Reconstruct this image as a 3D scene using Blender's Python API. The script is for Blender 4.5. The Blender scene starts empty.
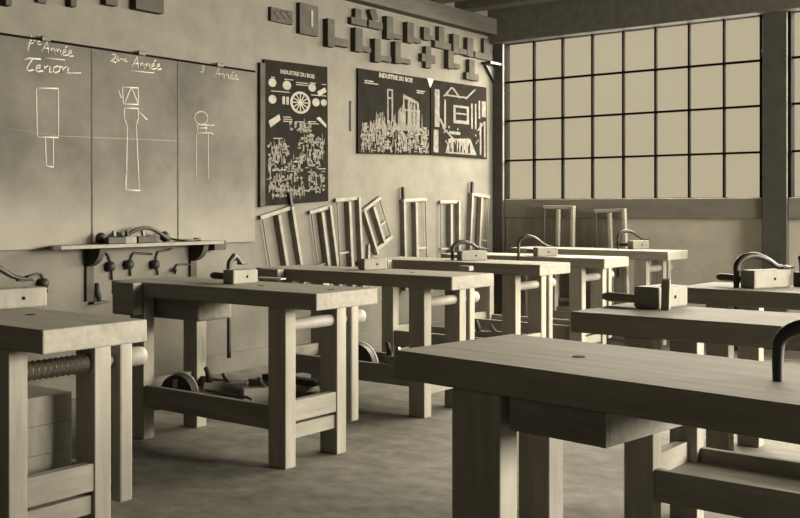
import bpy, bmesh, math, random
from mathutils import Vector, Matrix

random.seed(7)
S = bpy.context.scene
COL = S.collection
R = math.radians

# ------------------------------------------------------------------ camera
H = 1.17                                  # eye height
F = 1024.0                                # focal length in pixels of an 800 px frame
HZ = 209.5                                # horizon row
E1 = Vector((.7957, .6057))               # world X seen in camera (right, -forward)
cd = bpy.data.cameras.new('camera')
cd.sensor_fit = 'HORIZONTAL'; cd.sensor_width = 36.0
cd.lens = 36.0 * F / 800.0
cd.shift_y = (HZ - 259.0) / 800.0
cam = bpy.data.objects.new('camera', cd); COL.objects.link(cam)
YAW = math.atan2(.6057, .7957)
cam.location = (0, 0, H); cam.rotation_euler = (R(90), 0, YAW)
cd.clip_start = .02
S.camera = cam

# ------------------------------------------------------------------ view, sky, daylight
S.view_settings.view_transform = 'Standard'
S.view_settings.look = 'None'
S.view_settings.gamma = 1.0
S.view_settings.use_curve_mapping = False
S.view_settings.exposure = -0.15
W_ = bpy.data.worlds.new('sky'); S.world = W_; W_.use_nodes = True
bg = W_.node_tree.nodes['Background']
bg.inputs[0].default_value = (1.0, .87, .61, 1); bg.inputs[1].default_value = .58

def area(name, loc, rot, sx, sy, power, col=(1, .93, .775)):
    l = bpy.data.lights.new(name, 'AREA'); l.shape = 'RECTANGLE'; l.size = sx; l.size_y = sy
    l.energy = power; l.color = col
    o = bpy.data.objects.new(name, l); COL.objects.link(o); o.location = loc; o.rotation_euler = rot
    return o
# daylight falling through the glazed end wall: the brighter sky on the right, and the sky above
def aim(o, p): o.rotation_euler = (Vector(p) - o.location).to_track_quat('-Z', 'Y').to_euler()
aim(area('bright_sky_patch', (6.0, 13.2, 2.7), (0, 0, 0), 7.5, 4.0, 4700), (-2.6, 4.6, 1.4))
area('right_window_daylight', (5.44, 6.7, 2.0), (0, R(90), R(22)), 1.9, 3.2, 2500)
area('end_window_daylight', (-1.35, 10.4, 3.5), (R(-62), 0, 0), 9.0, 2.6, 5400)

# ------------------------------------------------------------------ measuring helpers
def ray(px): return (px - 400.0) / F
def on_left_wall(px, py, X):
    r = ray(px); z = X / (r * .7957 - .6057)
    return Vector((X, z * (r * .6057 + .7957), H + (HZ - py) / F * z))
def on_end_wall(px, py, Y):
    r = ray(px); z = Y / (r * .6057 + .7957)
    return Vector((z * (r * .7957 - .6057), Y, H + (HZ - py) / F * z))
def on_level(px, py, h):
    r = ray(px); z = F * (H - h) / (py - HZ)
    return Vector((z * (r * .7957 - .6057), z * (r * .6057 + .7957), h))

# ------------------------------------------------------------------ materials
def lin(v):
    v /= 255.0
    return v / 12.92 if v <= .04045 else ((v + .055) / 1.055) ** 2.4
def tint(v, k=1.0):
    l = lin(v) * .34
    return (l, l * (1 - .06 * k), l * (1 - .20 * k), 1)

def mat(name, v1, v2, scale=(3, 3, 3), detail=6, rough=.75, bump=.15, spec=.3, metal=0.0, contrast=(.3, .7), coords='Object'):
    m = bpy.data.materials.new(name); m.use_nodes = True
    nt = m.node_tree; N = nt.nodes; L = nt.links
    b = N['Principled BSDF']
    b.inputs['Roughness'].default_value = rough
    b.inputs['Specular IOR Level'].default_value = spec
    b.inputs['Metallic'].default_value = metal
    tc = N.new('ShaderNodeTexCoord'); mp = N.new('ShaderNodeMapping')
    mp.inputs['Scale'].default_value = scale
    oi = N.new('ShaderNodeObjectInfo')
    mul = N.new('ShaderNodeMath'); mul.operation = 'MULTIPLY'; mul.inputs[1].default_value = 37.0
    L.new(oi.outputs['Random'], mul.inputs[0])
    cmb = N.new('ShaderNodeCombineXYZ'); L.new(mul.outputs[0], cmb.inputs[0]); L.new(mul.outputs[0], cmb.inputs[1])
    L.new(cmb.outputs[0], mp.inputs['Location'])
    no = N.new('ShaderNodeTexNoise'); no.inputs['Scale'].default_value = 1.0
    no.inputs['Detail'].default_value = detail; no.inputs['Roughness'].default_value = .62
    L.new(tc.outputs[coords], mp.inputs[0]); L.new(mp.outputs[0], no.inputs['Vector'])
    rp = N.new('ShaderNodeValToRGB')
    rp.color_ramp.elements[0].position = contrast[0]; rp.color_ramp.elements[1].position = contrast[1]
    rp.color_ramp.elements[0].color = tint(v1); rp.color_ramp.elements[1].color = tint(v2)
    L.new(no.outputs['Fac'], rp.inputs[0]); L.new(rp.outputs[0], b.inputs['Base Color'])
    if bump:
        bp = N.new('ShaderNodeBump'); bp.inputs['Strength'].default_value = bump; bp.inputs['Distance'].default_value = .01
        L.new(no.outputs['Fac'], bp.inputs['Height']); L.new(bp.outputs[0], b.inputs['Normal'])
    return m

M = {}
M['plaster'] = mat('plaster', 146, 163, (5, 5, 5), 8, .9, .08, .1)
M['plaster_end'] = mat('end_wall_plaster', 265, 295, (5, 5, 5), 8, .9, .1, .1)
M['floor'] = mat('floor_boards', 132, 188, (7, 9, 7), 14, .85, .25, .2)
M['ceiling'] = mat('ceiling_boards', 150, 180, (1, 6, 1), 5, .9, .1, .1)
M['beam'] = mat('dark_beam_wood', 126, 152, (14, 3, 14), 6, .8, .2, .2)
M['plate'] = mat('wall_plate_wood', 96, 120, (14, 3, 14), 6, .8, .2, .2)
M['frame'] = mat('window_frame_paint', 100, 120, (6, 6, 6), 6, .6, .1, .3)
M['sash'] = mat('sash_paint', 26, 34, (6, 6, 6), 6, .95, .1, .02)
M['sill'] = mat('sill_wood', 172, 196, (3, 14, 14), 6, .7, .15, .2)
M['wainscot'] = mat('wainscot_wood', 175, 215, (18, 3, 3), 6, .8, .15, .2)
M['top'] = mat('bench_top_wood', 184, 218, (2.5, 26, 26), 8, .75, .12, .08)
M['leg'] = mat('bench_leg_wood', 192, 226, (22, 22, 2.5), 7, .75, .1, .2)
M['rail'] = mat('bench_rail_wood', 160, 200, (3, 22, 22), 7, .75, .1, .2)
M['rail_y'] = mat('bench_end_rail_wood', 180, 216, (22, 3, 22), 7, .75, .1, .2)
M['shelf'] = mat('under_shelf_wood', 176, 214, (3, 22, 22), 7, .8, .1, .2)
M['screw'] = mat('screw_wood', 180, 206, (8, 8, 8), 5, .6, .05, .3)
M['pale'] = mat('pale_wood', 176, 206, (6, 22, 6), 7, .7, .1, .2)
M['saw'] = mat('saw_wood', 165, 200, (10, 10, 3), 6, .75, .1, .2)
M['sample'] = mat('sample_wood', 98, 124, (8, 8, 8), 6, .9, .1, .02)
M['iron'] = mat('dark_iron', 56, 80, (14, 14, 14), 5, .5, .1, .5, .3)
M['darkwood'] = mat('dark_wood', 50, 76, (10, 10, 10), 6, .6, .1, .3)
M['steel'] = mat('steel', 120, 150, (20, 20, 20), 4, .4, .05, .5, .6)
M['hole'] = mat('hole_shadow', 30, 40, (9, 9, 9), 3, .9, 0, .1)
M['chart'] = mat('printed_chart_black', 48, 62, (9, 9, 9), 6, .95, .02, .0)
M['ink'] = mat('printed_chart_light', 170, 210, (16, 16, 16), 6, .8, 0, .1)
M['ink_mid'] = mat('printed_chart_grey', 120, 175, (22, 22, 22), 6, .8, 0, .1)
M['chalk'] = mat('chalk', 240, 260, (30, 30, 30), 3, .95, 0, .05)
M['chalk_faint'] = mat('faint_chalk', 205, 225, (30, 30, 30), 3, .95, 0, .05)
M['cord'] = mat('twisted_cord', 150, 180, (40, 40, 40), 3, .9, 0, .1)

def board_mat():
    m = bpy.data.materials.new('chalky_blackboard'); m.use_nodes = True
    nt = m.node_tree; N = nt.nodes; L = nt.links; b = N['Principled BSDF']
    b.inputs['Roughness'].default_value = .85; b.inputs['Specular IOR Level'].default_value = .2
    tc = N.new('ShaderNodeTexCoord')
    sep = N.new('ShaderNodeSeparateXYZ'); L.new(tc.outputs['Object'], sep.inputs[0])
    no = N.new('ShaderNodeTexNoise'); no.inputs['Scale'].default_value = 2.0; no.inputs['Detail'].default_value = 9
    no.inputs['Roughness'].default_value = .65
    L.new(tc.outputs['Object'], no.inputs['Vector'])
    mr = N.new('ShaderNodeMapRange'); mr.inputs['From Min'].default_value = 1.62; mr.inputs['From Max'].default_value = .93
    mr.interpolation_type = 'SMOOTHSTEP'
    L.new(sep.outputs['Z'], mr.inputs['Value'])           # wiped chalk dust has gathered along the foot of the board
    ad = N.new('ShaderNodeMath'); ad.operation = 'MULTIPLY_ADD'; ad.inputs[1].default_value = .62
    L.new(mr.outputs[0], ad.inputs[0])
    sb = N.new('ShaderNodeMath'); sb.operation = 'MULTIPLY_ADD'; sb.inputs[1].default_value = 1.0; sb.inputs[2].default_value = -.27
    L.new(no.outputs['Fac'], sb.inputs[0]); L.new(sb.outputs[0], ad.inputs[2])
    rp = N.new('ShaderNodeValToRGB'); rp.color_ramp.elements[0].color = tint(94); rp.color_ramp.elements[1].color = tint(182)
    rp.color_ramp.elements[0].position = .0; rp.color_ramp.elements[1].position = .9
    L.new(ad.outputs[0], rp.inputs[0]); L.new(rp.outputs[0], b.inputs['Base Color'])
    return m
M['board'] = board_mat()

def glass_mat():
    m = bpy.data.materials.new('frosted_pane'); m.use_nodes = True
    nt = m.node_tree; N = nt.nodes; L = nt.links
    N.remove(N['Principled BSDF'])
    t = N.new('ShaderNodeBsdfTransparent'); t.inputs[0].default_value = (.98, .97, .95, 1)
    g = N.new('ShaderNodeBsdfGlossy'); g.inputs['Roughness'].default_value = .35
    no = N.new('ShaderNodeTexNoise'); no.inputs['Scale'].default_value = 1.4; no.inputs['Detail'].default_value = 5
    mr = N.new('ShaderNodeMapRange'); mr.inputs['To Min'].default_value = .0; mr.inputs['To Max'].default_value = .1
    L.new(no.outputs['Fac'], mr.inputs['Value'])
    x = N.new('ShaderNodeMixShader'); L.new(mr.outputs[0], x.inputs[0]); L.new(t.outputs[0], x.inputs[1]); L.new(g.outputs[0], x.inputs[2])
    L.new(x.outputs[0], N['Material Output'].inputs[0])
    return m
M['glass'] = glass_mat()

# ------------------------------------------------------------------ mesh building
class MB:
    def __init__(s): s.bm = bmesh.new()
    def _merge(s, b, mtx=None):
        if mtx is not None: b.transform(mtx)
        me = bpy.data.meshes.new('tmp'); b.to_mesh(me); b.free(); s.bm.from_mesh(me); bpy.data.meshes.remove(me); return s
    def box(s, a, b, bev=.003, mtx=None):
        t = bmesh.new(); bmesh.ops.create_cube(t, size=1)
        a, b = Vector(a), Vector(b)
        for v in t.verts: v.co = Vector([(a[i] + b[i]) / 2 + v.co[i] * (b[i] - a[i]) for i in range(3)])
        if bev:
            bev = min(bev, .45 * min(abs(b[i] - a[i]) for i in range(3)))
            bmesh.ops.bevel(t, geom=t.edges[:], offset=bev, segments=2, profile=.5, affect='EDGES')
        return s._merge(t, mtx)
    def prism(s, pts, vec, bev=0.0, mtx=None):
        """polygon (3D points) pushed along vec"""
        t = bmesh.new(); vec = Vector(vec)
        f = t.faces.new([t.verts.new(Vector(p)) for p in pts])
        g = bmesh.ops.extrude_face_region(t, geom=[f])
        bmesh.ops.translate(t, vec=vec, verts=[v for v in g['geom'] if isinstance(v, bmesh.types.BMVert)])
        bmesh.ops.recalc_face_normals(t, faces=t.faces[:])
        if bev: bmesh.ops.bevel(t, geom=t.edges[:], offset=bev, segments=2, profile=.5, affect='EDGES')
        return s._merge(t, mtx)
    def tube(s, pts, rad, n=12, flat=1.0, mtx=None):
        pts = [Vector(p) for p in pts]
        if not hasattr(rad, '__len__'): rad = [rad] * len(pts)
        t = bmesh.new(); rings = []
        d0 = (pts[1] - pts[0]).normalized()
        up = Vector((0, 0, 1)) if abs(d0.z) < .9 else Vector((1, 0, 0))
        u = d0.cross(up).normalized()
        for i, p in enumerate(pts):
            d = (pts[min(i + 1, len(pts) - 1)] - pts[max(i - 1, 0)]).normalized()
            u = (u - d * u.dot(d)).normalized(); w = d.cross(u)
            rings.append([t.verts.new(p + (u * math.cos(2 * math.pi * k / n) + w * flat * math.sin(2 * math.pi * k / n)) * rad[i]) for k in range(n)])
        for a, b in zip(rings, rings[1:]):
            for k in range(n): t.faces.new((a[k], a[(k + 1) % n], b[(k + 1) % n], b[k])).smooth = True
        t.faces.new(rings[0][::-1]); t.faces.new(rings[-1])
        bmesh.ops.recalc_face_normals(t, faces=t.faces[:])
        return s._merge(t, mtx)
    def ball(s, c, r, sc=(1, 1, 1), mtx=None):
        t = bmesh.new(); bmesh.ops.create_uvsphere(t, u_segments=18, v_segments=12, radius=r)
        for v in t.verts: v.co = Vector(c) + Vector([v.co[i] * sc[i] for i in range(3)])
        for f in t.faces: f.smooth = True
        return s._merge(t, mtx)
    def quad(s, pts):
        s.bm.faces.new([s.bm.verts.new(Vector(p)) for p in pts]); return s
    def build(s, name, m, parent=None, loc=None):
        me = bpy.data.meshes.new(name); s.bm.to_mesh(me); s.bm.free()
        me.materials.append(m)
        o = bpy.data.objects.new(name, me); COL.objects.link(o)
        if parent is not None: o.parent = parent
        if loc is not None: o.location = loc
        return o

def thing(name, label, cat, loc=(0, 0, 0), rz=0.0, group=None, rot=None):
    o = bpy.data.objects.new(name, None); COL.objects.link(o)
    o.empty_display_size = .1
    o.location = loc; o.rotation_euler = rot if rot else (0, 0, rz)
    o['label'] = label; o['category'] = cat
    if group: o['group'] = group
    return o
def tag(o, label, cat, group=None):
    o['label'] = label; o['category'] = cat
    if group: o['group'] = group
    return o
def struct(o): o['kind'] = 'structure'; return o

def text_mesh(txt, size, name, m, parent, mtx, shear=0.0, thick=.0):
    c = bpy.data.curves.new('writing', 'FONT'); c.body = txt; c.size = size; c.shear = shear
    c.extrude = .001; c.offset = thick; c.resolution_u = 3
    o = bpy.data.objects.new('writing', c); COL.objects.link(o)
    bpy.context.view_layer.update()
    dg = bpy.context.evaluated_depsgraph_get()
    me = bpy.data.meshes.new_from_object(o.evaluated_get(dg)); me.name = name
    bpy.data.objects.remove(o); bpy.data.curves.remove(c)
    me.transform(mtx); me.materials.clear(); me.materials.append(m)
    r = bpy.data.objects.new(name, me); COL.objects.link(r)
    if parent is not None: r.parent = parent
    return r

# ------------------------------------------------------------------ the room
XW, YW, ZC = -5.45, 8.75, 3.20
XR, YB = 5.4, -2.4
struct(MB().box((XW - .2, YB - .2, -.12), (XR + .2, YW + .2, 0), 0).build('floor', M['floor']))
struct(MB().box((XW - .2, YB - .2, ZC), (XR + .2, YW + .2, ZC + .1), 0).build('ceiling', M['ceiling']))
struct(MB().box((XW - .2, YB, 0), (XW, YW, ZC), 0).build('wall_left', M['plaster']))
struct(MB().box((XW - .2, YB - .2, 0), (XR + .2, YB, ZC), 0).build('wall_back', M['beam']))
w = MB(); w.box((XR, YB, 0), (XR + .2, YW, .95), 0); w.box((XR, YB, 2.98), (XR + .2, YW, ZC), 0)
for a, b in ((YB, 5.0), (8.45, YW)): w.box((XR, a, .95), (XR + .2, b, 2.98), 0)
struct(w.build('wall_right', M['beam']))
# end wall with its wide windows
WX0, WX1, WZ0, WZ1 = -5.325, -2.82, 1.275, 2.812
w = MB()
w.box((XW - .2, YW, 0), (XR + .2, YW + .06, 1.12), 0)
w.box((XW - .2, YW, WZ1 + .04), (XR + .2, YW + .06, ZC), 0)
w.box((XW - .2, YW, 1.12), (WX0 - .02, YW + .06, WZ1 + .04), 0)
w.box((WX1 + .02, YW, 1.12), (-2.60, YW + .06, WZ1 + .04), 0)
w.box((5.3, YW, 1.12), (XR + .2, YW + .06, WZ1 + .04), 0)
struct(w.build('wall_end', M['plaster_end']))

def window(name, x0, x1, cols):
    m = MB(); y0, y1 = YW - .02, YW + .03
    m.box((x0 - .04, y0 - .02, WZ0 - .04), (x0, y1 + .035, WZ1 + .04), .004)
    m.box((x1, y0 - .02, WZ0 - .04), (x1 + .04, y1 + .035, WZ1 + .04), .004)
    m.box((x0, y0 - .02, WZ1), (x1, y1 + .035, WZ1 + .04), .004)
    m.box((x0, y0 - .02, WZ0 - .04), (x1, y1 + .035, WZ0), .004)
    fr = struct(m.build(name, M['sash']))
    b = MB()
    for i in range(1, cols):
        x = x0 + (x1 - x0) * i / cols; b.box((x - .009, y0, WZ0), (x + .009, y1 - .01, WZ1), .002)
    for z in (1.655, 2.048, 2.432): b.box((x0, y0 + .004, z - .009), (x1, y1 - .014, z + .009), .002)
    b.build('glazing_bar', M['sash'], fr)
    MB().box((x0, y0 + .018, WZ0), (x1, y0 + .022, WZ1), 0).build('pane', M['glass'], fr)
    return fr
window('window_1', WX0, WX1, 8)
window('window_2', -2.56, -.06, 8)
window('window_3', .1, 2.6, 8)
window('window_4', 2.76, 5.26, 8)
# posts, lintel, sill board, wall plate, joists
struct(MB().box((WX1 + .03, YW - .07, 0), (-2.585, YW, WZ1), .006).build('trim_1', M['frame']))
struct(MB().box((XW, YW - .07, 0), (WX0 - .005, YW, WZ1), .006).build('trim_2', M['frame']))
struct(MB().box((XW, YW - .16, WZ1), (XR, YW, ZC - .02), .006).build('trim_3', M['beam']))
struct(MB().box((WX0 - .005, YW - .05, 1.09), (WX1 + .03, YW, WZ0 - .005), .008).build('trim_4', M['sill']))
struct(MB().box((-2.585, YW - .05, 1.09), (5.3, YW, WZ0 - .005), .008).build('trim_5', M['sill']))
struct(MB().box((XW, YB, 2.885), (XW + .11, YW - .16, 3.045), .006).build('trim_6', M['plate']))
struct(MB().box((WX0, YW - .025, .0), (-4.05, YW, 1.09), .003).build('trim_7', M['wainscot']))
for k in range(12):
    y = 8.17 - .5 * k
    struct(MB().box((XW, y - .16, 3.045), (XR, y, ZC), .004).build('trim_%d' % (8 + k), M['beam']))
struct(MB().box((XW, YB, 0), (XW + .02, YW - .07, .14), .004).build('baseboard_left', M['plaster']))

# ------------------------------------------------------------------ workbenches
TOPT = .075
def bench(label, corner, L, W=.46, h=.80, rz=0.0, side='right', leg_w=.11, ov=.19, near_left_w=None, drawer=False, hole_marks=(), near_dx=0, far_dx=0, jaw=.26, cupboard=False, thread=False):
    """corner: near corner at the right (side='right') or left; local x runs along the bench, y away from the camera"""
    c = Vector(corner); c.z = 0
    if side == 'right': c = c - Matrix.Rotation(rz, 3, 'Z') @ Vector((L, 0, 0))
    t = thing('workbench', label, 'workbench', c, rz, 'carpentry workbenches')
    top = MB().box((0, 0, h - TOPT), (L, W, h), .006).build('bench_top', M['top'], t)
    z1 = h - TOPT
    lw, ld = leg_w, .068
    xs = (ov - .04, L - ov - lw)
    ys = (.004, W - .004 - ld)
    for i, x in enumerate(xs):
        for j, y in enumerate(ys):
            w_ = near_left_w if (near_left_w and i == 0 and j == 0) else lw
            q_ = x + ((near_dx if j == 0 else far_dx) if i == 0 else 0)
            MB().box((q_, y, 0), (q_ + w_, y + ld, z1), .004).build('leg', M['leg'], t)
    x0, x1 = xs[0] + lw, xs[1]
    MB().box((x0, .012, .165), (x1, .045, .275), .003).build('front_rail', M['rail'], t)
    MB().box((x0, W - .045, .165), (x1, W - .012, .275), .003).build('back_rail', M['rail'], t)
    for x in (xs[0] + .03, xs[1] + lw - .05):
        MB().box((x, ys[0] + ld, .205), (x + .045, ys[1], .30), .003).build('end_rail', M['rail_y'], t)
        MB().box((x + .005, ys[0] + ld, .125), (x + .035, ys[1], .19), .003).build('lower_rail', M['rail_y'], t)
    MB().box((x0 - .04, .045, .205), (x1 + .03, W - .045, .225), .002).build('tool_shelf', M['shelf'], t)
    # leg vise on the far side: chop, wooden screw, hub
    xv = xs[1] + lw / 2 + .01
    MB().box((xv - .055, W + .03, .14), (xv + .05, W + .085, z1 - .01), .008).build('vise_chop', M['leg'], t)
    sc = MB(); zs = h - .16
    n = 13; ya, yb = ys[0] + ld * .6, W + .10
    pts, rad = [], []
    for k in range(n * 2 + 1):
        pts.append((xv, ya + (ys[1] - ya) * k / (2 * n), zs)); rad.append((.034 if k % 2 else .019) if thread else .029)
    pts.append((xv, yb, zs)); rad.append(.027)
    sc.tube(pts, rad, 14)
    if thread:
        for f in sc.bm.faces: f.smooth = False
    so = sc.build('vise_screw', M['screw'], t)
    MB().tube([(xv, W + .082, zs), (xv, W + .09, zs), (xv, W + .14, zs), (xv, W + .165, zs), (xv, W + .17, zs)], [.03, .034, .035, .032, .012], 18).build('hub', M['screw'], so)
    if jaw:
        MB().box((max(0, jaw - .17), -.062, h - .165), (jaw, -.002, h - .001), .006).build('vise_jaw', M['top'], t)
    if cupboard: MB().box((.16, .10, h - TOPT - .115), (.56, W - .1, h - TOPT - .002), .012).build('drawer', M['rail'], t)
    if drawer:
        d = MB(); z0, za = h - TOPT - .08, h - TOPT - .002
        d.box((.38, .012, z0), (.65, .028, za), .002); d.box((.63, .028, z0), (.65, W - .1, za), .002)
        d.box((.38, .028, z0), (.40, W - .1, za), .002); d.box((.40, .028, z0), (.63, W - .1, z0 + .012), .001)
        d.build('drawer', M['rail'], t)
    for (x, y) in hole_marks:
        MB().tube([(x, y, h - .01), (x, y, h + .0015)], .017, 16).build('dog_hole_shade', M['hole'], t)  # dark disc on the uncut top, painted for the shade inside a hole
    return t

HB = .80
b1 = bench('workbench at the left edge of the photo, cut off by it', on_level(42.6, 330.5, HB), 1.45, .40, hole_marks=((1.0, .25),), thread=True)
b2 = bench('workbench below the tool shelf, with planes lying on its lower shelf', on_level(316.5, 294, HB), 1.44, .43, hole_marks=((1.33, .22), (.9, .2)), cupboard=True)
b3 = bench('second workbench from the front in the row along the saw wall', on_level(452, 277, HB), 1.52, .43, hole_marks=((1.1, .2),))
b4 = bench('third workbench back along the saw wall, pale end grain, holdfast arching over its top', on_level(540, 265, HB), 1.50, .43)
b5 = bench('fourth workbench back along the saw wall, just in front of the farthest one', on_level(604.5, 258.8, HB), 1.50, .43)
b6 = bench('farthest workbench, standing right under the big window', on_level(668, 251.6, .825), 1.50, .43, h=.825)
r1 = bench('large workbench nearest the camera, with a drawer under its top', on_level(393, 350, HB), 1.75, .50, rz=-.13, side='left', near_left_w=.155, near_dx=.053, far_dx=-.07, drawer=True, hole_marks=((.42, .24),), jaw=False)
r2 = bench('workbench at right just behind the nearest one, mallet and upright peg at its left end', on_level(570, 311.5, HB), 1.60, .46, rz=-.02, side='left', jaw=False, ov=.25)
r3 = bench('farthest workbench of the right-hand row, below the dark window post', on_level(675, 287, HB), 1.60, .46, rz=-.04, side='left', jaw=False)

# ------------------------------------------------------------------ mallets and iron holdfasts
def mallet(label, loc, rz, l=.19, w=.085, h=.085, handle=.16, m='pale', hm='darkwood', hz=.5):
    t = thing('wooden_mallet', label, 'mallet', loc, R(rz), 'mallets on the benches')
    MB().box((-w / 2, 0, 0), (w / 2, l, h), .008).build('head', M[m], t)
    hd = MB().tube([(-w / 2 + .01, .04, h * hz), (-w / 2 - .02, .04, h * hz), (-w / 2 - handle + .02, .04, h * hz), (-w / 2 - handle, .04, h * hz)], [.015, .016, .018, .012], 12).build('handle', M[hm], t)
    MB().tube([(w / 2 - .004, l * .55, h * .5), (w / 2 + .0015, l * .55, h * .5)], .007, 10).build('peg_hole_shade', M['hole'], t)  # no bore: a dark disc painted as the shade of a hole
    return t
def holdfast(label, loc, rz, reach=.22, rise=.12, pad=.087, below=.42, thick=.015, m='iron'):
    """loc: where the shank enters the bench top; the arm arches along local +y and its pad comes down at height `pad`"""
    t = thing('holdfast', label, 'holdfast', loc, R(rz), 'iron holdfasts on the benches')
    key = [(0, -below), (0, -below * .4), (0, 0), (0, rise * .55), (.006, rise * .88), (.04, rise * 1.12), (reach * .36, rise * 1.2), (reach * .6, rise * 1.05),
           (reach * .8, max(pad + .012, rise * .78)), (reach, pad + .006)]
    rr = [.75, .78, .8, .88, 1.0, 1.12, 1.0, .85, .7, .6]
    pts, rad = [], []
    for k in range(len(key) - 1):
        p0, p1, p2, p3 = (Vector(key[max(0, min(len(key) - 1, k + d))]) for d in (-1, 0, 1, 2))
        for q in range(4):
            u = q / 4
            c = .5 * ((2 * p1) + (p2 - p0) * u + (2 * p0 - 5 * p1 + 4 * p2 - p3) * u * u + (3 * p1 - p0 - 3 * p2 + p3) * u ** 3)
            pts.append((0, c.x, c.y)); rad.append(thick * (rr[k] * (1 - u) + rr[k + 1] * u))
    pts.append((0, reach, pad + .006)); rad.append(thick * .6)
    MB().tube(pts, rad, 12).build('bar', M[m], t)
    MB().box((-.018, reach - .035, pad), (.018, reach + .03, pad + .010), .004).build('pad', M[m], t)
    return t
def peg(label, loc, h, w):
    t = thing('wooden_peg', label, 'peg', loc, R(-75), 'pegs standing on the benches')
    MB().prism([(-w * .5, -w * .5, 0), (w * .5, -w * .5, 0), (w * .42, -w * .42, h), (-w * .25, -w * .42, h * 1.06)], (0, w * .9, 0), .003).build('post', M['saw'], t)
    MB().tube([(0, -w * .45, h * .8), (0, -w * .55, h * .8)], .005, 8).build('pin', M['darkwood'], t)
    return t
def top_pt(px, py, h=HB): 
    p = on_level(px, py, h); return p

p = top_pt(-12, 309.5); mallet('mallet at the left edge, pinned by a dark curved iron, two peg holes', p, -8, .21, .09, .075, .1)
holdfast('curved iron holdfast at the left edge of the photo', top_pt(-46, 304), -12, .28, .13, .077, below=.3)
p = top_pt(228, 284.2); mallet('mallet with a dark stub handle under an upright iron, below the blackboard corner', p, -2, .165, .08, .07, .13)
holdfast('iron holdfast whose shank hangs far below the bench top with the planes', top_pt(229, 279), 12, .13, .10, .072, below=.42)
p = top_pt(361, 270); mallet('mallet standing before the leaning tilted frame saw', p, -18, .17, .075, .068, .08)
peg('short upright wooden peg on the mallet before the tilted frame saw', top_pt(361, 270) + Vector((.012, .05, .0682)), .085, .026)
p = top_pt(459, 260.5); mallet('pale mallet in the middle of the third bench along the saw wall', p, -30, .21, .085, .07, .04)
holdfast('black arched iron holdfast standing before the rightmost frame saws', top_pt(452.5, 260.0), -36, .25, .11, .072, below=.25)
p = top_pt(535, 256.3); mallet('pale mallet on the fourth bench along the saw wall, near the corner post', p, -35, .18, .085, .07, .18)
holdfast('thin arched iron holdfast before the dark boarding in the corner', top_pt(518.5, 256), -45, .24, .13, .072, below=.25)
p = top_pt(630, 249.2, .825); mallet('small mallet on the farthest bench under the big window', p, -30, .17, .085, .075, .22)
holdfast('arched iron holdfast on the farthest bench under the big window', top_pt(618, 248.8, .825), -40, .26, .13, .077, below=.25)
p = top_pt(646, 308.5); mallet('mallet with a pale handle lying at the left end of the bench behind the nearest', p, -8, .21, .11, .08, .16, hm='pale', hz=.38)
peg('upright pale wooden peg in front of the mallet with the pale handle', top_pt(666, 310), .11, .034)
p = top_pt(747, 288.5); mallet('large pale mallet with a side hole in front of the dark window post', p, -22, .26, .085, .085, .17)
holdfast('heavy arched iron holdfast in front of the dark window post', top_pt(736.5, 287.5), -40, .27, .125, .087, below=.3, thick=.017)
holdfast('iron holdfast standing at the right end of the nearest bench', top_pt(778, 381), -75, .30, .105, .02, below=.08, thick=.014)

# ------------------------------------------------------------------ left wall: blackboard
XB = XW + .03
def lw(px, py, x=XB): return on_left_wall(px, py, x)
yb0 = lw(0, 100).y - .25; yb1 = lw(255, 100).y
zt = lw(120, 52.5).z; zb = lw(225, 240).z - .0
board = MB().box((XW, yb0, zb - .02), (XB, yb1, zt), .003).build('blackboard', M['board'])
tag(board, 'large chalk-dusted blackboard on the left wall', 'blackboard')
fr = MB().box((XW + .002, yb0, zt), (XB + .006, yb1, zt + .013), .002)
fr.build('top_edge', M['sash'], board)
for px in (92, 178):
    y = lw(px, 100).y; MB().box((XB - .002, y - .006, zb), (XB + .003, y + .006, zt), .001).build('seam_strip', M['plate'], board)
for px, py in ((45, 37), (141, 51), (219, 63)):
    q = lw(px, py); MB().box((XB, q.y - .03, zt + .0), (XB + .016, q.y + .03, zt + .03), .003).build('hanger', M['iron'], board)
def strokes(name, lines, m, r=.0045, parent=board, x=XB - .0015):
    b = MB(); r *= 1.1
    for ln in lines: b.tube([lw(px, py, x) for px, py in ln], r, 6)
    return b.build(name, m, parent)
def wall_text(txt, px, py, px_h, name, m, shear=.15, thick=0.0, x=XB + .002, parent=board, roll=0.0, sx=1.0):
    a = lw(px, py, x); k = abs(lw(px, py - px_h, x).z - a.z) / .72
    mtx = Matrix.Translation(a) @ Matrix.Rotation(R(90), 4, 'Z') @ Matrix.Rotation(R(90), 4, 'X') @ Matrix.Rotation(R(roll), 4, 'Z') @ Matrix.Diagonal((sx, 1, 1, 1))
    return text_mesh(txt, k, name, m, parent, mtx, shear, thick)
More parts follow.
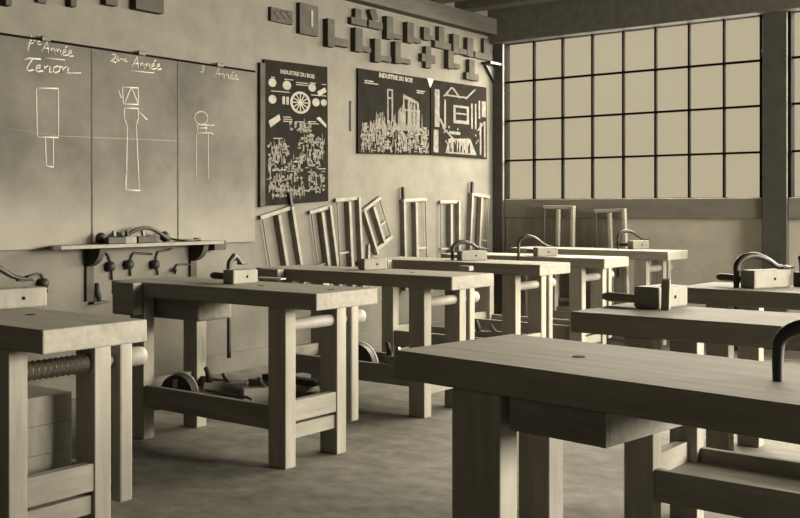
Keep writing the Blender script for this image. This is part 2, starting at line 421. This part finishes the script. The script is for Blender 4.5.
GLYPH = {   # chalk handwriting, unit letters: strokes in (x, y up), advance
 '1': ([[(.0, .62), (.22, .95), (.18, .0)]], .4), '2': ([[(.0, .75), (.15, .95), (.35, .85), (.3, .55), (.0, .05), (.2, .1), (.45, .02)]], .55),
 '3': ([[(.05, .9), (.3, .95), (.32, .7), (.12, .52), (.36, .4), (.3, .08), (.02, .06)]], .5),
 'A': ([[(.0, .0), (.32, 1.0), (.52, .0)], [(.12, .38), (.5, .42)]], .62),
 'n': ([[(.0, .5), (.03, .0), (.06, .36), (.17, .53), (.28, .42), (.29, .0), (.40, .06)]], .42),
 'm': ([[(.0, .5), (.03, .0), (.04, .35), (.14, .52), (.22, .4), (.22, .0), (.24, .35), (.36, .52), (.44, .4), (.44, .02), (.52, .06)]], .54),
 'e': ([[(.0, .22), (.22, .34), (.2, .52), (.06, .48), (.02, .15), (.15, .0), (.4, .1)]], .40),
 'r': ([[(.0, .5), (.04, .0), (.06, .35), (.22, .52), (.28, .42)]], .32),
 'o': ([[(.2, .52), (.04, .42), (.03, .1), (.18, .0), (.33, .15), (.3, .45), (.18, .52), (.42, .46)]], .44),
 'T': ([[(.42, 1.0), (.3, .6), (.22, .2), (.34, .02), (.55, .14)], [(.0, .86), (.25, 1.02), (.8, .98)]], .62),
 'é': ([[(.0, .22), (.22, .34), (.2, .52), (.06, .48), (.02, .15), (.15, .0), (.4, .1)], [(.12, .68), (.28, .85)]], .40),
 'è': ([[(.0, .22), (.22, .34), (.2, .52), (.06, .48), (.02, .15), (.15, .0), (.4, .1)], [(.05, .85), (.2, .68)]], .40)}
def hand(txt, p0, p1, h, name, m, r=.0042):
    """txt written from pixel p0 to pixel p1 along the base line, h pixels tall"""
    tot = sum(GLYPH[c][1] for c in txt); x = 0; lines = []
    for c in txt:
        for st in GLYPH[c][0]:
            ln = []
            for (u, v) in st:
                f = (x + u + .12 * v) / tot
                ln.append((p0[0] + (p1[0] - p0[0]) * f, p0[1] + (p1[1] - p0[1]) * f - h * v))
            lines.append(ln)
        x += GLYPH[c][1]
    return strokes(name, lines, m, r)
hand('1', (24, 51), (31, 52), 11, 'chalk_writing', M['chalk'])
hand('ère', (29, 43.5), (41, 45), 10, 'chalk_writing', M['chalk'], .003)
hand('Année', (41, 52), (73, 57), 11.5, 'chalk_writing', M['chalk'])
hand('Tenon', (21, 71), (70, 73.5), 13, 'chalk_writing', M['chalk'], .005)
hand('2', (110, 62), (117, 63), 9, 'chalk_writing', M['chalk'])
hand('ème', (116, 61), (127, 62), 6, 'chalk_writing', M['chalk'], .003)
hand('Année', (131, 67.5), (161, 70), 11, 'chalk_writing', M['chalk'], .005)
hand('3', (199, 72), (205, 73), 7, 'chalk_writing', M['chalk_faint'])
hand('Année', (214, 77), (238, 80), 9, 'chalk_writing', M['chalk_faint'])
strokes('chalk_line', [[(45, 58), (65, 60)], [(66, 73), (81, 73)], [(130, 70.5), (154, 73)]], M['chalk'], .003)
strokes('chalk_drawing', [[(36, 88), (58, 88.5)], [(36, 88), (37, 137)], [(58, 88.5), (58, 137.5)], [(37, 137), (58, 137.5)],
                         [(45, 138), (46, 166)], [(53, 138), (53, 167)], [(46, 166), (53, 167)]], M['chalk'])
strokes('chalk_drawing', [[(122, 87), (138, 88)], [(122, 87), (123, 104)], [(138, 88), (138, 104)], [(131, 87), (124, 104)], [(131, 87), (138, 104)], [(123, 104), (138, 104.5)],
                         [(124, 108), (138, 108.5)], [(124, 108), (124, 118)], [(138, 108), (138, 118)], [(124, 118), (127, 126)], [(138, 118), (136, 126)],
                         [(127, 126), (126, 190)], [(136, 126), (139, 190)], [(125, 190), (140, 190.5)], [(126, 172), (125, 190)], [(118, 90), (121, 98)], [(139, 112), (147, 120)]], M['chalk'])
circ = [(201 + 6.5 * math.cos(a), 118 + 6.5 * math.sin(a)) for a in [2 * math.pi * k / 16 for k in range(17)]]
strokes('chalk_drawing', [circ, [(195, 125), (209, 125)], [(197, 128), (207, 128)], [(195, 133), (209, 133)], [(197, 125), (197, 133)], [(206, 125), (206, 133)],
                         [(196, 134), (196, 182)], [(208, 134), (208, 180)], [(208, 126), (214, 125)], [(208, 132), (213, 134)]], M['chalk_faint'])
strokes('chalk_line', [[(0, 127), (60, 136), (180, 141)]], M['chalk_faint'], .0018)

# ------------------------------------------------------------------ left wall: charts, lath, small fittings
def quad_board(name, label, cat, c, m, t=.02):
    """c: four pixel corners (tl, tr, br, bl) of a flat sheet hanging on the wall"""
    P = [on_left_wall(px, py, XW + t) for px, py in c]
    o = MB().prism([Vector((XW, p.y, p.z)) for p in P], (t, 0, 0), .002).build(name, m)
    tag(o, label, cat)
    def uv(u, v):
        a = P[0].lerp(P[1], u); b = P[3].lerp(P[2], u); q = a.lerp(b, v); q.x = XW + t + .0015; return q
    return o, uv
LAYER = [0]
def flat(b, pts):
    LAYER[0] += 1
    b.prism(pts, (.0008 + (LAYER[0] % 300) * 6e-6, 0, 0))
def fbox(b, uv, u0, v0, u1, v1): flat(b, [uv(u0, v1), uv(u1, v1), uv(u1, v0), uv(u0, v0)])
def fdisc(b, uv, u, v, r, asp, n=18, r2=None):
    if r2 is None: flat(b, [uv(u + r * math.cos(2 * math.pi * k / n), v + r * asp * math.sin(2 * math.pi * k / n)) for k in range(n)])
    else:
        for k in range(n):
            a, c = 2 * math.pi * k / n, 2 * math.pi * (k + 1) / n
            flat(b, [uv(u + q * math.cos(w), v + q * asp * math.sin(w)) for q, w in ((r, a), (r, c), (r2, c), (r2, a))])
def chart_title(uv, o, txt, u, v, u1, hgt):
    a, b = uv(u, v), uv(u1, v)
    k = hgt
    mtx = Matrix.Translation(a) @ Matrix.Rotation(R(90), 4, 'Z') @ Matrix.Rotation(R(90), 4, 'X')
    t = text_mesh(txt, k, 'title', M['ink'], o, mtx, 0, .002)
    wdt = max(v_.co.y for v_ in t.data.vertices) - a.y
    s = (b - a).length / wdt
    t.data.transform(Matrix.Translation(a) @ Matrix.Diagonal((1, s, s, 1)) @ Matrix.Translation(-a))

c1, uv = quad_board('wall_chart', 'tall black printed wall chart with a spoked wheel near its top', 'chart', [(264, 59), (327.5, 67), (328.5, 201), (264.5, 206)], M['chart'])
asp = .5
chart_title(uv, c1, 'INDUSTRIE DU BOIS', .24, .085, .78, .06)
b = MB()
for u, v, r in ((.12, .155, .06), (.34, .165, .065), (.74, .165, .06), (.12, .27, .06), (.80, .27, .06), (.93, .268, .05)): fdisc(b, uv, u, v, r, asp)
flat(b, [uv(.82, .19), uv(.95, .155), uv(.98, .185), uv(.85, .225)])
flat(b, [uv(.06, .42), uv(.22, .37), uv(.24, .41), uv(.09, .465)])
flat(b, [uv(.80, .385), uv(.86, .375), uv(.97, .43), uv(.97, .455)])
fbox(b, uv, .27, .245, .31, .30); fbox(b, uv, .33, .245, .37, .30)
b.build('printed_figures', M['ink'], c1)
b = MB(); fdisc(b, uv, .55, .28, .16, .5, 24, .125); fdisc(b, uv, .55, .28, .03, .5)
for k in range(12):
    a = math.pi * 2 * k / 12
    c_, s_ = math.cos(a), math.sin(a)
    flat(b, [uv(.55 + .03 * c_ - .008 * s_, .28 + .5 * (.03 * s_ + .008 * c_)), uv(.55 + .03 * c_ + .008 * s_, .28 + .5 * (.03 * s_ - .008 * c_)),
             uv(.55 + .13 * c_ + .008 * s_, .28 + .5 * (.13 * s_ - .008 * c_)), uv(.55 + .13 * c_ - .008 * s_, .28 + .5 * (.13 * s_ + .008 * c_))])
b.build('printed_wheel', M['ink'], c1)
rnd = random.Random(3)
b = MB()
for cx, cy, n, wd, hg in ((.55, .45, 12, .34, .07), (.2, .66, 26, .3, .2), (.72, .60, 26, .42, .17), (.75, .70, 10, .22, .1), (.47, .77, 14, .22, .17), (.8, .82, 10, .24, .10), (.2, .83, 14, .3, .12), (.5, .91, 26, .85, .06)):
    for k in range(n * 3):
        u = cx + rnd.uniform(-.5, .5) * wd; v = cy + rnd.uniform(-.45, .5) * hg
        w1, h1 = rnd.choice(((.006, .02), (.03, .004), (.01, .010), (.018, .008), (.004, .03))); 
        if hg > .1 and abs(u - cx) < wd * .2: v -= hg * .35 * rnd.random()
        fbox(b, uv, max(.03, u - w1), v - h1, min(.97, u + w1), min(.97, v + h1))
b.build('printed_engraving', M['ink_mid'], c1)
b = MB()
for u, v, l in ((.1, .115, .06), (.3, .12, .14), (.48, .135, .2), (.48, .15, .2), (.7, .128, .1), (.9, .13, .1), (.1, .21, .28), (.72, .215, .26), (.28, .385, .12), (.28, .40, .14), (.28, .415, .13), (.68, .41, .12), (.68, .425, .16), (.5, .415, .1), (.13, .535, .14), (.76, .56, .14), (.42, .7, .13), (.13, .755, .2), (.83, .755, .12)):
    fbox(b, uv, u, v, min(.97, u + l), v + .006)
b.build('printed_captions', M['ink'], c1)

c2, uv = quad_board('wall_chart', 'wide black wall chart showing a timber-framed building, left of the pair', 'chart', [(358, 68), (430, 79), (430, 155), (358, 153.5)], M['chart'])
chart_title(uv, c2, 'INDUSTRIE DU BOIS', .27, .07, .74, .05)
b = MB(); rnd = random.Random(5)
for k in range(420):
    u = rnd.uniform(.04, .97); v = rnd.uniform(.64, .97); a_, c_ = rnd.choice(((.006, .03), (.022, .006), (.004, .05), (.012, .012))); fbox(b, uv, u - a_, v - c_, min(.98, u + a_), min(.985, v + c_))
for k in range(90):
    u = rnd.uniform(.2, .88); v0 = .66 - rnd.random() * (.18 + .25 * max(0, 1 - abs(u - .7) / .2)); fbox(b, uv, u, v0, u + rnd.uniform(.004, .016), .7)
for u0, v0, u1, v1 in ((.38, .2, .4, .62), (.44, .2, .46, .6), (.38, .2, .46, .22), (.38, .3, .46, .32), (.6, .25, .62, .6), (.68, .3, .7, .6), (.8, .34, .83, .7), (.6, .43, .83, .45)): fbox(b, uv, u0, v0, u1, v1)
flat(b, [uv(.6, .24), uv(.82, .32), uv(.83, .36), uv(.6, .29)])
b.build('printed_engraving', M['ink_mid'], c2)
b = MB()
for u, v, l in ((.08, .13, .12), (.08, .155, .18), (.8, .17, .12), (.8, .195, .1)): fbox(b, uv, u, v, u + l, v + .012)
b.build('printed_captions', M['ink'], c2)

c3, uv = quad_board('wall_chart', 'black wall chart of timbers and roof trusses, right of the pair, above the frame saws', 'chart', [(431, 79.5), (486.5, 87.5), (487, 159), (431, 155)], M['chart'], .018)
b = MB()
for u0, v0, u1, v1 in ((.06, .12, .14, .62), (.04, .66, .12, .96), (.22, .24, .25, .62), (.38, .3, .42, .52), (.62, .3, .66, .52), (.38, .3, .64, .33), (.38, .4, .64, .42), (.38, .5, .66, .545), (.7, .25, .73, .6), (.77, .25, .80, .6), (.84, .2, .87, .45), (.9, .2, .98, .42), (.86, .5, .89, .95), (.94, .5, .97, .98),
                       (.25, .17, .62, .19), (.3, .66, .5, .7)): fbox(b, uv, u0, v0, u1, v1)
for (a, c_) in (((.22, .2), (.36, .06)), ((.36, .06), (.5, .2)), ((.6, .2), (.78, .05)), ((.2, .62), (.4, .78)), ((.82, .62), (.96, .48)), ((.14, .5), (.22, .62))):
    d = .018; flat(b, [uv(a[0] - d, a[1]), uv(c_[0] - d, c_[1]), uv(c_[0] + d, c_[1]), uv(a[0] + d, a[1])])
rnd = random.Random(8)
flat(b, [uv(.3, .76), uv(.68, .74), uv(.80, .96), uv(.24, .96)])
for k in range(26):
    u = rnd.uniform(.2, .85); v = rnd.uniform(.6, .95); fbox(b, uv, u, v - .03, min(.97, u + .02), v)
b.build('printed_figures', M['ink_mid'], c3)
b = MB()
for k in range(14): 
    u = rnd.uniform(.3, .7); fbox(b, uv, u, .78 + .12 * rnd.random(), u + .02, .94)
fbox(b, uv, .35, .05, .75, .066)
b.build('printed_captions', M['chart'], c3)
b = MB(); b.prism([on_left_wall(px, py, XW + .02) for px, py in ((427, 78), (433.5, 79.5), (430, 88))], (.003, 0, 0)).build('paper_corner', M['chalk'], c2)

def wall_box(name, label, cat, x0, y0, x1, y1, m, t=.03, group=None, bev=.003):
    a = on_left_wall(x0, (y0 + y1) / 2, XW); e = on_left_wall(x1, (y0 + y1) / 2, XW)
    zt_ = on_left_wall((x0 + x1) / 2, y0, XW).z; zb_ = on_left_wall((x0 + x1) / 2, y1, XW).z
    o = MB().box((XW, a.y, zb_), (XW + t, e.y, zt_), bev).build(name, m)
    return tag(o, label, cat, group)
wall_box('wooden_lath', 'tall narrow wooden lath between the blackboard and the tall chart', 'lath', 257.5, 63, 262.5, 207, M['sample'], .03)
wall_box('wooden_rod', 'short dark rod hanging between the tall chart and the wide chart', 'rod', 349.5, 101, 351.5, 131, M['darkwood'], .012)

# ------------------------------------------------------------------ left wall: joinery samples
def sample(label, pts_bars, t=.055, m='sample', cat='joint sample', name='joint_sample'):
    """bars: (x0, y0, x1, y1) pixel boxes on the wall measured at their left edge"""
    b = MB()
    for i_, (x0, y0, x1, y1) in enumerate(pts_bars):
        t = t - .002 * i_
        a = on_left_wall(x0, y0, XW + t); d = on_left_wall(x0, y1, XW + t); e = on_left_wall(x1, y0, XW + t)
        b.box((XW, a.y, d.z), (XW + t, e.y, a.z), .003)
    return tag(b.build(name, M[m]), label, cat, 'joinery samples on the wall')
sample('angle-shaped wooden joint sample, largest, at the left end of the wall rows', [(328, 18, 335, 46), (335, 37, 349, 45)])
sample('upside-down T wooden joint sample at the left end of the upper row', [(355.5, 8, 361.5, 21), (351.5, 16.5, 367, 23.5)], .045)
o = MB(); 
P = [on_left_wall(px, py, XW + .05) for px, py in ((370, 10), (375.5, 8.5), (379, 20), (373, 21))]
o.prism([Vector((XW, q.y, q.z)) for q in P], (.05, 0, 0), .003)
a_, d_, e_ = (on_left_wall(px, py, XW + .05) for px, py in ((369, 19.5), (369, 27), (383, 20)))
o.box((XW, a_.y, d_.z), (XW + .05, e_.y, a_.z), .003)
tag(o.build('joint_sample', M['sample']), 'wooden joint sample with a slanting upright, second in the upper row', 'joint sample', 'joinery samples on the wall')
sample('angle-shaped wooden joint sample, third in the upper row', [(387, 15.5, 393.5, 38.5), (393.5, 33, 402.5, 38)])
sample('angle-shaped wooden joint sample, fourth in the upper row', [(407.5, 21.5, 414, 42), (414, 37, 421.5, 42)])
sample('small short-footed wooden joint sample, fifth in the upper row', [(424, 26.5, 430, 39.5), (430, 35.5, 434.5, 39.5)], .045)
sample('upside-down T wooden joint sample, middle right of the upper row', [(439, 26, 444.5, 43), (435, 40, 451.5, 47)], .045)
sample('angle-shaped wooden joint sample, third from the right end of the upper row', [(453.5, 33.5, 459.5, 53), (459.5, 48, 467, 53.5)])
sample('plain upright wooden joint sample, second from the right end of the upper row', [(467.5, 37, 473.5, 56)], .05)
sample('upside-down T wooden joint sample at the right end of the upper row', [(484, 38, 489, 53), (475, 51, 492.5, 57.5)], .04)
sample('angle-shaped wooden joint sample, leftmost of the lower row above the wide chart', [(355.5, 27, 363, 51), (363, 46, 371, 51)])
sample('angle-shaped wooden joint sample, second in the lower row', [(375, 38, 381, 61.5), (381, 55, 391.5, 60.5)])
sample('angle-shaped wooden joint sample, third in the lower row, left of the cross', [(395.5, 41, 401, 63), (401, 57.5, 411, 62.5)])
sample('cross-shaped wooden joint sample in the lower row', [(426, 46, 431.5, 67.5), (422, 53, 435.5, 61)], .045)
sample('angle-shaped wooden joint sample right of the cross in the lower row', [(448.5, 50, 454, 68), (454, 63, 460.5, 68)])
sample('upside-down T wooden joint sample, rightmost of the lower row', [(469.5, 59, 475, 77.5), (466.5, 72, 479, 79)], .045)
# small bracket by the corner post
P = [on_left_wall(px, py, XW + .02) for px, py in ((484, 64), (494, 67.5), (494, 83))]
o = MB(); o.prism([Vector((XW, q.y, q.z)) for q in P], (.035, 0, 0), .002)
a_, e_ = P[0], P[1]
o.box((XW, a_.y - .02, a_.z - .005), (XW + .11, e_.y + .02, a_.z + .02), .003)
tag(o.build('wall_bracket', M['iron']), 'small dark wall bracket beside the corner post', 'bracket')
# flat samples further left
z_ = sample('small plaque with zigzag notches, left of the joint samples', [(271, 6.5, 293, 20.5)], .03)
for k in range(3):
    a_ = on_left_wall(274 + 6 * k, 10, XW + .032); e_ = on_left_wall(279 + 6 * k, 13.5, XW + .032); d_ = on_left_wall(274 + 6 * k, 17.5, XW + .032)
    MB().tube([Vector((XW + .032, e_.y, a_.z)), Vector((XW + .032, a_.y, e_.z)), Vector((XW + .032, e_.y, d_.z))], .006, 6).build('notch', M['darkwood'], z_)
q_ = sample('tall wooden panel sample beside the zigzag plaque', [(300, 2, 318.5, 33)], .04)
a_ = on_left_wall(312, 10, XW + .043); d_ = on_left_wall(312, 27, XW + .043)
MB().box((XW + .038, a_.y - .012, d_.z), (XW + .046, a_.y + .012, a_.z), .002).build('slot', M['saw'], q_)
for lab, x0, x1, y1, t in (('sample block at the top left corner, cut by the upper edge', 6, 12, 5, .05), ('thin sample strip at the top edge left of the narrow peg block', 38, 47, 2, .03), ('narrow peg block at the top edge above the first blackboard panel', 71, 77, 6, .05),
                        ('sample block at the top edge above the second chalk heading', 106, 118, 4, .05), ('wide sample board at the top edge left of the zigzag plaque', 136, 164, 8.5, .06)):
    sample(lab, [(x0, -14, x1, y1)], t)

# ------------------------------------------------------------------ left wall: tool shelf
XS = XW + .21
ZS = .955
ya_, yb_ = on_level(57, 245.5, ZS).y, lw(224, 240, XS).y
ya_ = lw(57, 246, XS).y
sh = thing('wall_shelf', 'narrow wooden tool shelf on two brackets under the blackboard', 'shelf', (XW, ya_, ZS))
LS = yb_ - ya_
MB().prism([(0, .13, -.022), (.12, .02, -.022), (.17, .0, -.022), (.21, .03, -.022), (.21, LS, -.022), (0, LS, -.022)], (0, 0, .022), .002).build('board', M['saw'], sh)
for px in (95, 199):
    y = lw(px, 250, XW + .1).y - ya_
    br = MB()
    pts = [(0, y, -.022), (.15, y, -.022)] + [(.15 * math.cos(a) , y, -.022 - .12 * math.sin(a)) for a in [R(10 * k) for k in range(1, 9)]] + [(0, y, -.142)]
    br.prism(pts, (0, .045, 0), .002)
    br.build('bracket', M['sample'], sh)
    MB().box((0, y - .005, -.36), (.022, y + .05, -.022), .002).build('bracket_strip', M['sample'], sh)
q = lw(218, 245, XW + .1)
tag(MB().box((XW, q.y - .05, q.z - .035), (XW + .12, q.y + .06, q.z + .03), .004).build('wooden_block', M['sample']), 'small wooden block on the wall at the right end of the tool shelf', 'block')

def brace_parts(t, path, ball, r=.007, br=.028, bits=None):
    MB().tube(path, r, 8).build('crank', M['iron'], t)
    MB().ball(ball, br, (1, 1, 1.1)).build('grip', M['darkwood'], t)
def hung_brace(label, ball_px, path_px, br=.03):
    c = lw(*ball_px, XW + .035)
    t = thing('hand_brace', label, 'brace', (XW, c.y, c.z), 0, 'hand braces')
    path = [lw(px, py, XW + .012) - Vector((XW, c.y, c.z)) for px, py in path_px]
    brace_parts(t, path, (.03, 0, 0), .007, br)
hung_brace('hand brace hanging just right of the left shelf bracket', (111.5, 266.5), [(105.5, 253), (108.5, 255), (110.5, 261), (111.5, 268), (112, 280)])
hung_brace('hand brace with its crank turned right, second under the tool shelf', (130, 264.5), [(152, 254), (147, 253.5), (134, 253), (132, 256), (130, 264), (130.5, 276)])
hung_brace('hand brace with a long crank, third under the tool shelf', (156, 264.5), [(171, 249), (167, 250), (158, 252), (156.5, 257), (156, 264), (158, 275)])
hung_brace('small hooked brace beside the right shelf bracket', (175.5, 269.5), [(190, 264.5), (183, 264), (177, 265), (175.5, 268), (175, 274)], .016)
hung_brace('hand brace hanging alone on the wall above the left-edge bench', (44.5, 283.5), [(26, 277), (31, 275.5), (38, 273.5), (42, 274.5), (44, 280), (45, 286), (47.5, 292)])
def lying_brace(label, y0, x, ang, l=.3, bend=.07):
    t = thing('hand_brace', label, 'brace', (x, y0, ZS), R(ang), 'hand braces')
    MB().tube([(0, .03, .03), (0, .07, .02), (bend * .2, .10, .012), (bend, .12, .009), (bend, .2, .009), (bend * .2, .23, .009), (0, l - .02, .009), (0, l, .009)], .0075, 8).build('crank', M['iron'], t)
    MB().ball((0, .02, .036), .036, (1, .9, 1)).build('grip', M['darkwood'], t)
    MB().tube([(0, l - .05, .012), (0, l, .012)], [.012, .012], 10).build('chuck', M['iron'], t)
lying_brace('hand brace with a round black knob lying alone on the shelf', lw(163, 238, XW + .11).y, XW + .10, -8)
lying_brace('hand brace in the left heap of tools on the shelf', lw(101, 238, XW + .13).y, XW + .10, -3, .34, .05)
lying_brace('hand brace behind the other one in the heap on the shelf', lw(114, 238, XW + .06).y, XW + .075, 0, .30, .02)
# bow drill of bent dark wood arching over the heap, and a small plane in it
y_ = lw(116, 240, XW + .11).y
t = thing('bow_handle', 'dark bent wooden bow arching over the heap on the shelf', 'bow', (XW + .14, y_, ZS))
MB().tube([(0, .40 * k / 12, .012 + .085 * math.sin(math.pi * k / 12)) for k in range(13)], [.012] * 13, 10).build('bow', M['darkwood'], t)
for lab, px, l, m in (('small dark block plane at the left of the heap on the shelf', 106, .13, 'darkwood'), ('small pale block in the middle of the heap on the shelf', 121, .10, 'saw'), ('small dark block at the right of the heap on the shelf', 136, .12, 'darkwood')):
    p = Vector((XW + .185, lw(px, 240, XW + .18).y, ZS)); t = thing('block_plane', lab, 'hand plane', p, R(86), 'small planes heaped on the tool shelf')
    MB().box((0, -.02, 0), (l, .02, .045), .006).build('body', M[m], t)
    MB().box((l * .4, -.012, .04), (l * .55, .012, .075), .004, Matrix.Rotation(R(-8), 4, 'Y')).build('wedge', M['darkwood' if m == 'saw' else 'saw'], t)

# ------------------------------------------------------------------ frame saws
def frame_saw(label, tl, tr, length=.78, x=XW, peg=False, wall='left', wd=None, flip=False, wood='saw'):
    f = (lambda p: on_left_wall(p[0], p[1], x + .03)) if wall == 'left' else (lambda p: on_end_wall(p[0], p[1], x - .03))
    A, B = f(tl), f(tr)
    d = B - A
    if wall == 'left': ang = math.atan2(d.z, d.y)
    else: ang = math.atan2(d.z, d.x)
    w = d.length if wd is None else wd
    t = thing('frame_saw', label, 'saw', A, 0, 'wooden frame saws')
    if wall == 'left': base = Matrix.Rotation(R(90), 4, 'Z') @ Matrix.Rotation(R(90), 4, 'X')
    else: base = Matrix.Rotation(R(90), 4, 'X')
    t.location = (x, A.y, A.z) if wall == 'left' else (A.x, x, A.z)
    t.matrix_basis = Matrix.Translation(t.location) @ base @ Matrix.Rotation(ang, 4, 'Z')
    # local: u across, v up, w out of the wall
    MB().box((-.02, -.024, .012), (w + .02, .006, .036), .004).build('arm', M[wood], t)
    MB().box((-.02, -length, .012), (w + .02, -length + .036, .036), .004).build('arm', M[wood], t)
    MB().box((w * .5 - .016, -length + .03, .010), (w * .5 + .016, -.03, .055), .004).build('stretcher', M[wood], t)
    bl, co = (0, w) if flip else (w, 0)
    MB().box((bl - .014, -length - .02, .0), (bl + .014, -.0, .05), .002).build('blade', M[wood], t)
    MB().tube([(co, -.02, .03), (co, -length + .02, .03)], .006, 8).build('cord', M['cord'], t)
    MB().box((min(co, w * .5) - .012, -length * .58, .02), (max(co, w * .5) + .012, -length * .58 + .018, .032), .002).build('toggle', M[wood], t)
    if peg:
        MB().box((bl - .014, -.01, .02), (bl + .014, .11, .048), .004).build('handle', M['darkwood'], t)
    return t
frame_saw('frame saw leaning with a raised peg, leftmost of the saws under the tall chart', (262, 216), (291, 206.5), peg=True)
frame_saw('narrow frame saw, second from the left on the saw wall', (311, 211), (329, 206))
frame_saw('frame saw standing upright between the narrow one and the tilted one', (337, 199), (358, 197))
frame_saw('strongly tilted frame saw in the middle of the saw wall', (363, 210), (379, 197.5), .40, flip=True)
frame_saw('frame saw right of the tilted one, fifth along the saw wall', (403, 199.5), (425.5, 198.5), peg=True, flip=True)
frame_saw('small frame saw, second from the corner post', (441, 201), (458, 201))
frame_saw('frame saw with a tall side arm, nearest to the corner post', (471.5, 193), (489, 196), peg=True, flip=True)
frame_saw('frame saw hanging on the dark boarding under the big window', (545, 206), (573, 206.5), x=YW - .075, wall='end', length=.9, wood='chalk')  # whiter than the left-wall saws: colour makes up for weak light here
frame_saw('frame saw on the dark boarding, right of the other under the window', (596, 210), (624, 209), x=YW - .075, wall='end', length=.9, wood='chalk')  # whitened likewise, brightness put into the colour

# ------------------------------------------------------------------ tools on the under-shelves
def plane(label, loc, rz, l=.26, w=.06, h=.065, m='pale', horn=True):
    t = thing('wooden_plane', label, 'hand plane', loc, R(rz), 'wooden hand planes')
    MB().box((0, -w / 2, 0), (l, w / 2, h), .004).build('body', M[m], t)
    MB().prism([(l * .5, -w * .3, h - .002), (l * .62, -w * .3, h - .002), (l * .44, -w * .3, h + .045), (l * .39, -w * .3, h + .04)], (0, w * .6, 0), .002).build('wedge', M['darkwood'], t)
    MB().box((0, -.017, 0), (.004, .017, .07), .001, Matrix.Translation((l * .60, 0, h - .01)) @ Matrix.Rotation(R(-32), 4, 'Y')).build('iron', M['steel'], t)
    if horn:
        MB().tube([(l * .12, 0, h - .005), (l * .11, 0, h + .03), (l * .07, 0, h + .06), (l * .02, 0, h + .075)], [.017, .016, .014, .01], 10).build('horn', M['darkwood'], t)
    return t
def on_shelf(b, x, y, z=.2255): 
    return b.matrix_basis @ Vector((x, y, z))
bpy.context.view_layer.update()
def compass_plane(label, loc, rz, r=.09, w=.06):
    t = thing('compass_plane', label, 'hand plane', loc, R(rz), 'wooden hand planes')
    MB().prism([(r * math.cos(a), -w / 2, r * 1.15 * math.sin(a)) for a in [math.pi * k / 14 for k in range(15)]], (0, w, 0), .004).build('body', M['darkwood'], t)
    MB().prism([(r * 1.02 * math.cos(a), w / 2 + .001, r * 1.18 * math.sin(a)) for a in [math.pi * k / 14 for k in range(15)]] + [(r * .8 * math.cos(a), w / 2 + .001, r * .92 * math.sin(a)) for a in [math.pi * k / 14 for k in range(14, -1, -1)]], (0, .02, 0), 0).build('sole', M['pale'], t)
    MB().box((-.012, -w / 2 - .012, r * .4), (.012, -w / 2 + .002, r * .9), .003).build('wedge', M['saw'], t)
compass_plane('dark round-backed plane at the left end of the crowded lower shelf', on_shelf(b2, .37, .135), 25)
plane('pale hand plane tilted toward the front rail on the lower shelf', on_shelf(b2, .56, .14), 40, .22, .065, .08, 'pale')
plane('pale hand plane in the middle of the crowded lower shelf', on_shelf(b2, .82, .15), 60, .2, .06, .075, 'pale', False)
t = thing('iron_hook_bar', 'thin iron bar with a hooked end lying on the crowded lower shelf', 'bar', on_shelf(b2, .62, .095), 0)
MB().tube([(0, 0, .052), (.30, -.01, .052), (.33, -.01, .046), (.335, -.01, .0)], .007, 8).build('bar', M['iron'], t)
tag(MB().box((-.2, -.05, 0), (.2, .05, .03), .003).build('board', M['pale'], None, on_shelf(b2, .86, .395, .2765)), 'pale board lying on the back rail above the crowded lower shelf', 'board')
tag(MB().box((-.18, -.03, 0), (.18, .03, .028), .003).build('board', M['darkwood'], None, on_shelf(b2, .92, .395, .3070)), 'dark batten lying on the pale board of the crowded lower shelf', 'board')
compass_plane('dark round-backed plane rising above the front rail behind the nearest bench corner', on_shelf(b3, .74, .125), 15, .12)
plane('pale hand plane beside the nearest bench corner', on_shelf(b3, .98, .10), 10, .2, .06, .09, 'pale')
plane('hand plane at the back of the shelf behind the nearest bench', on_shelf(b3, .40, .2), 10, .24, .06, .08, 'darkwood')
plane('hand plane seen between the legs of the third bench along the saw wall', on_shelf(b4, .9, .12), 30, .26, .06, .08, 'darkwood')
for k, (lab) in enumerate(('lowest pale board of the stack on the shelf of the left-edge bench', 'middle pale board of the stack on the shelf of the left-edge bench', 'topmost pale board of the stack on the shelf of the left-edge bench')):
    tag(MB().box((-.12, -.15, 0), (.12, .15, .10), .003).build('board', M['pale'], None, on_shelf(b1, .98, .20, .2255 + k * .1003)), lab, 'board')
q = top_pt(789, 287.5); plane('dark hand plane at the right edge of the photo, beside the large pale mallet', q + Vector((.03, .06, 0)), 70, .24, .07, .07, 'darkwood')
# small pieces on bench tops
q = top_pt(466, 270.5); tag(MB().box((-.04, -.025, 0), (.04, .025, .028), .003).build('wood_offcut', M['pale'], None, q), 'small wood offcut on top of the second bench along the saw wall', 'offcut')
q = top_pt(271, 279); tag(MB().box((-.09, -.02, 0), (.09, .02, .008), .001).build('ruler', M['chalk'], None, q), 'thin pale ruler lying on the bench right of its mallet', 'ruler')
t = thing('bench_clamp', 'small dark clamp standing against the wall beside the left-edge bench', 'clamp', (XW, lw(100, 300).y, lw(100, 303.5).z))
MB().box((0, -.06, 0), (.05, .06, .014), .003).build('base', M['iron'], t)
MB().tube([(.025, 0, .012), (.025, -.01, .06), (.025, -.02, .13)], [.012, .02, .012], 10).build('post', M['darkwood'], t)
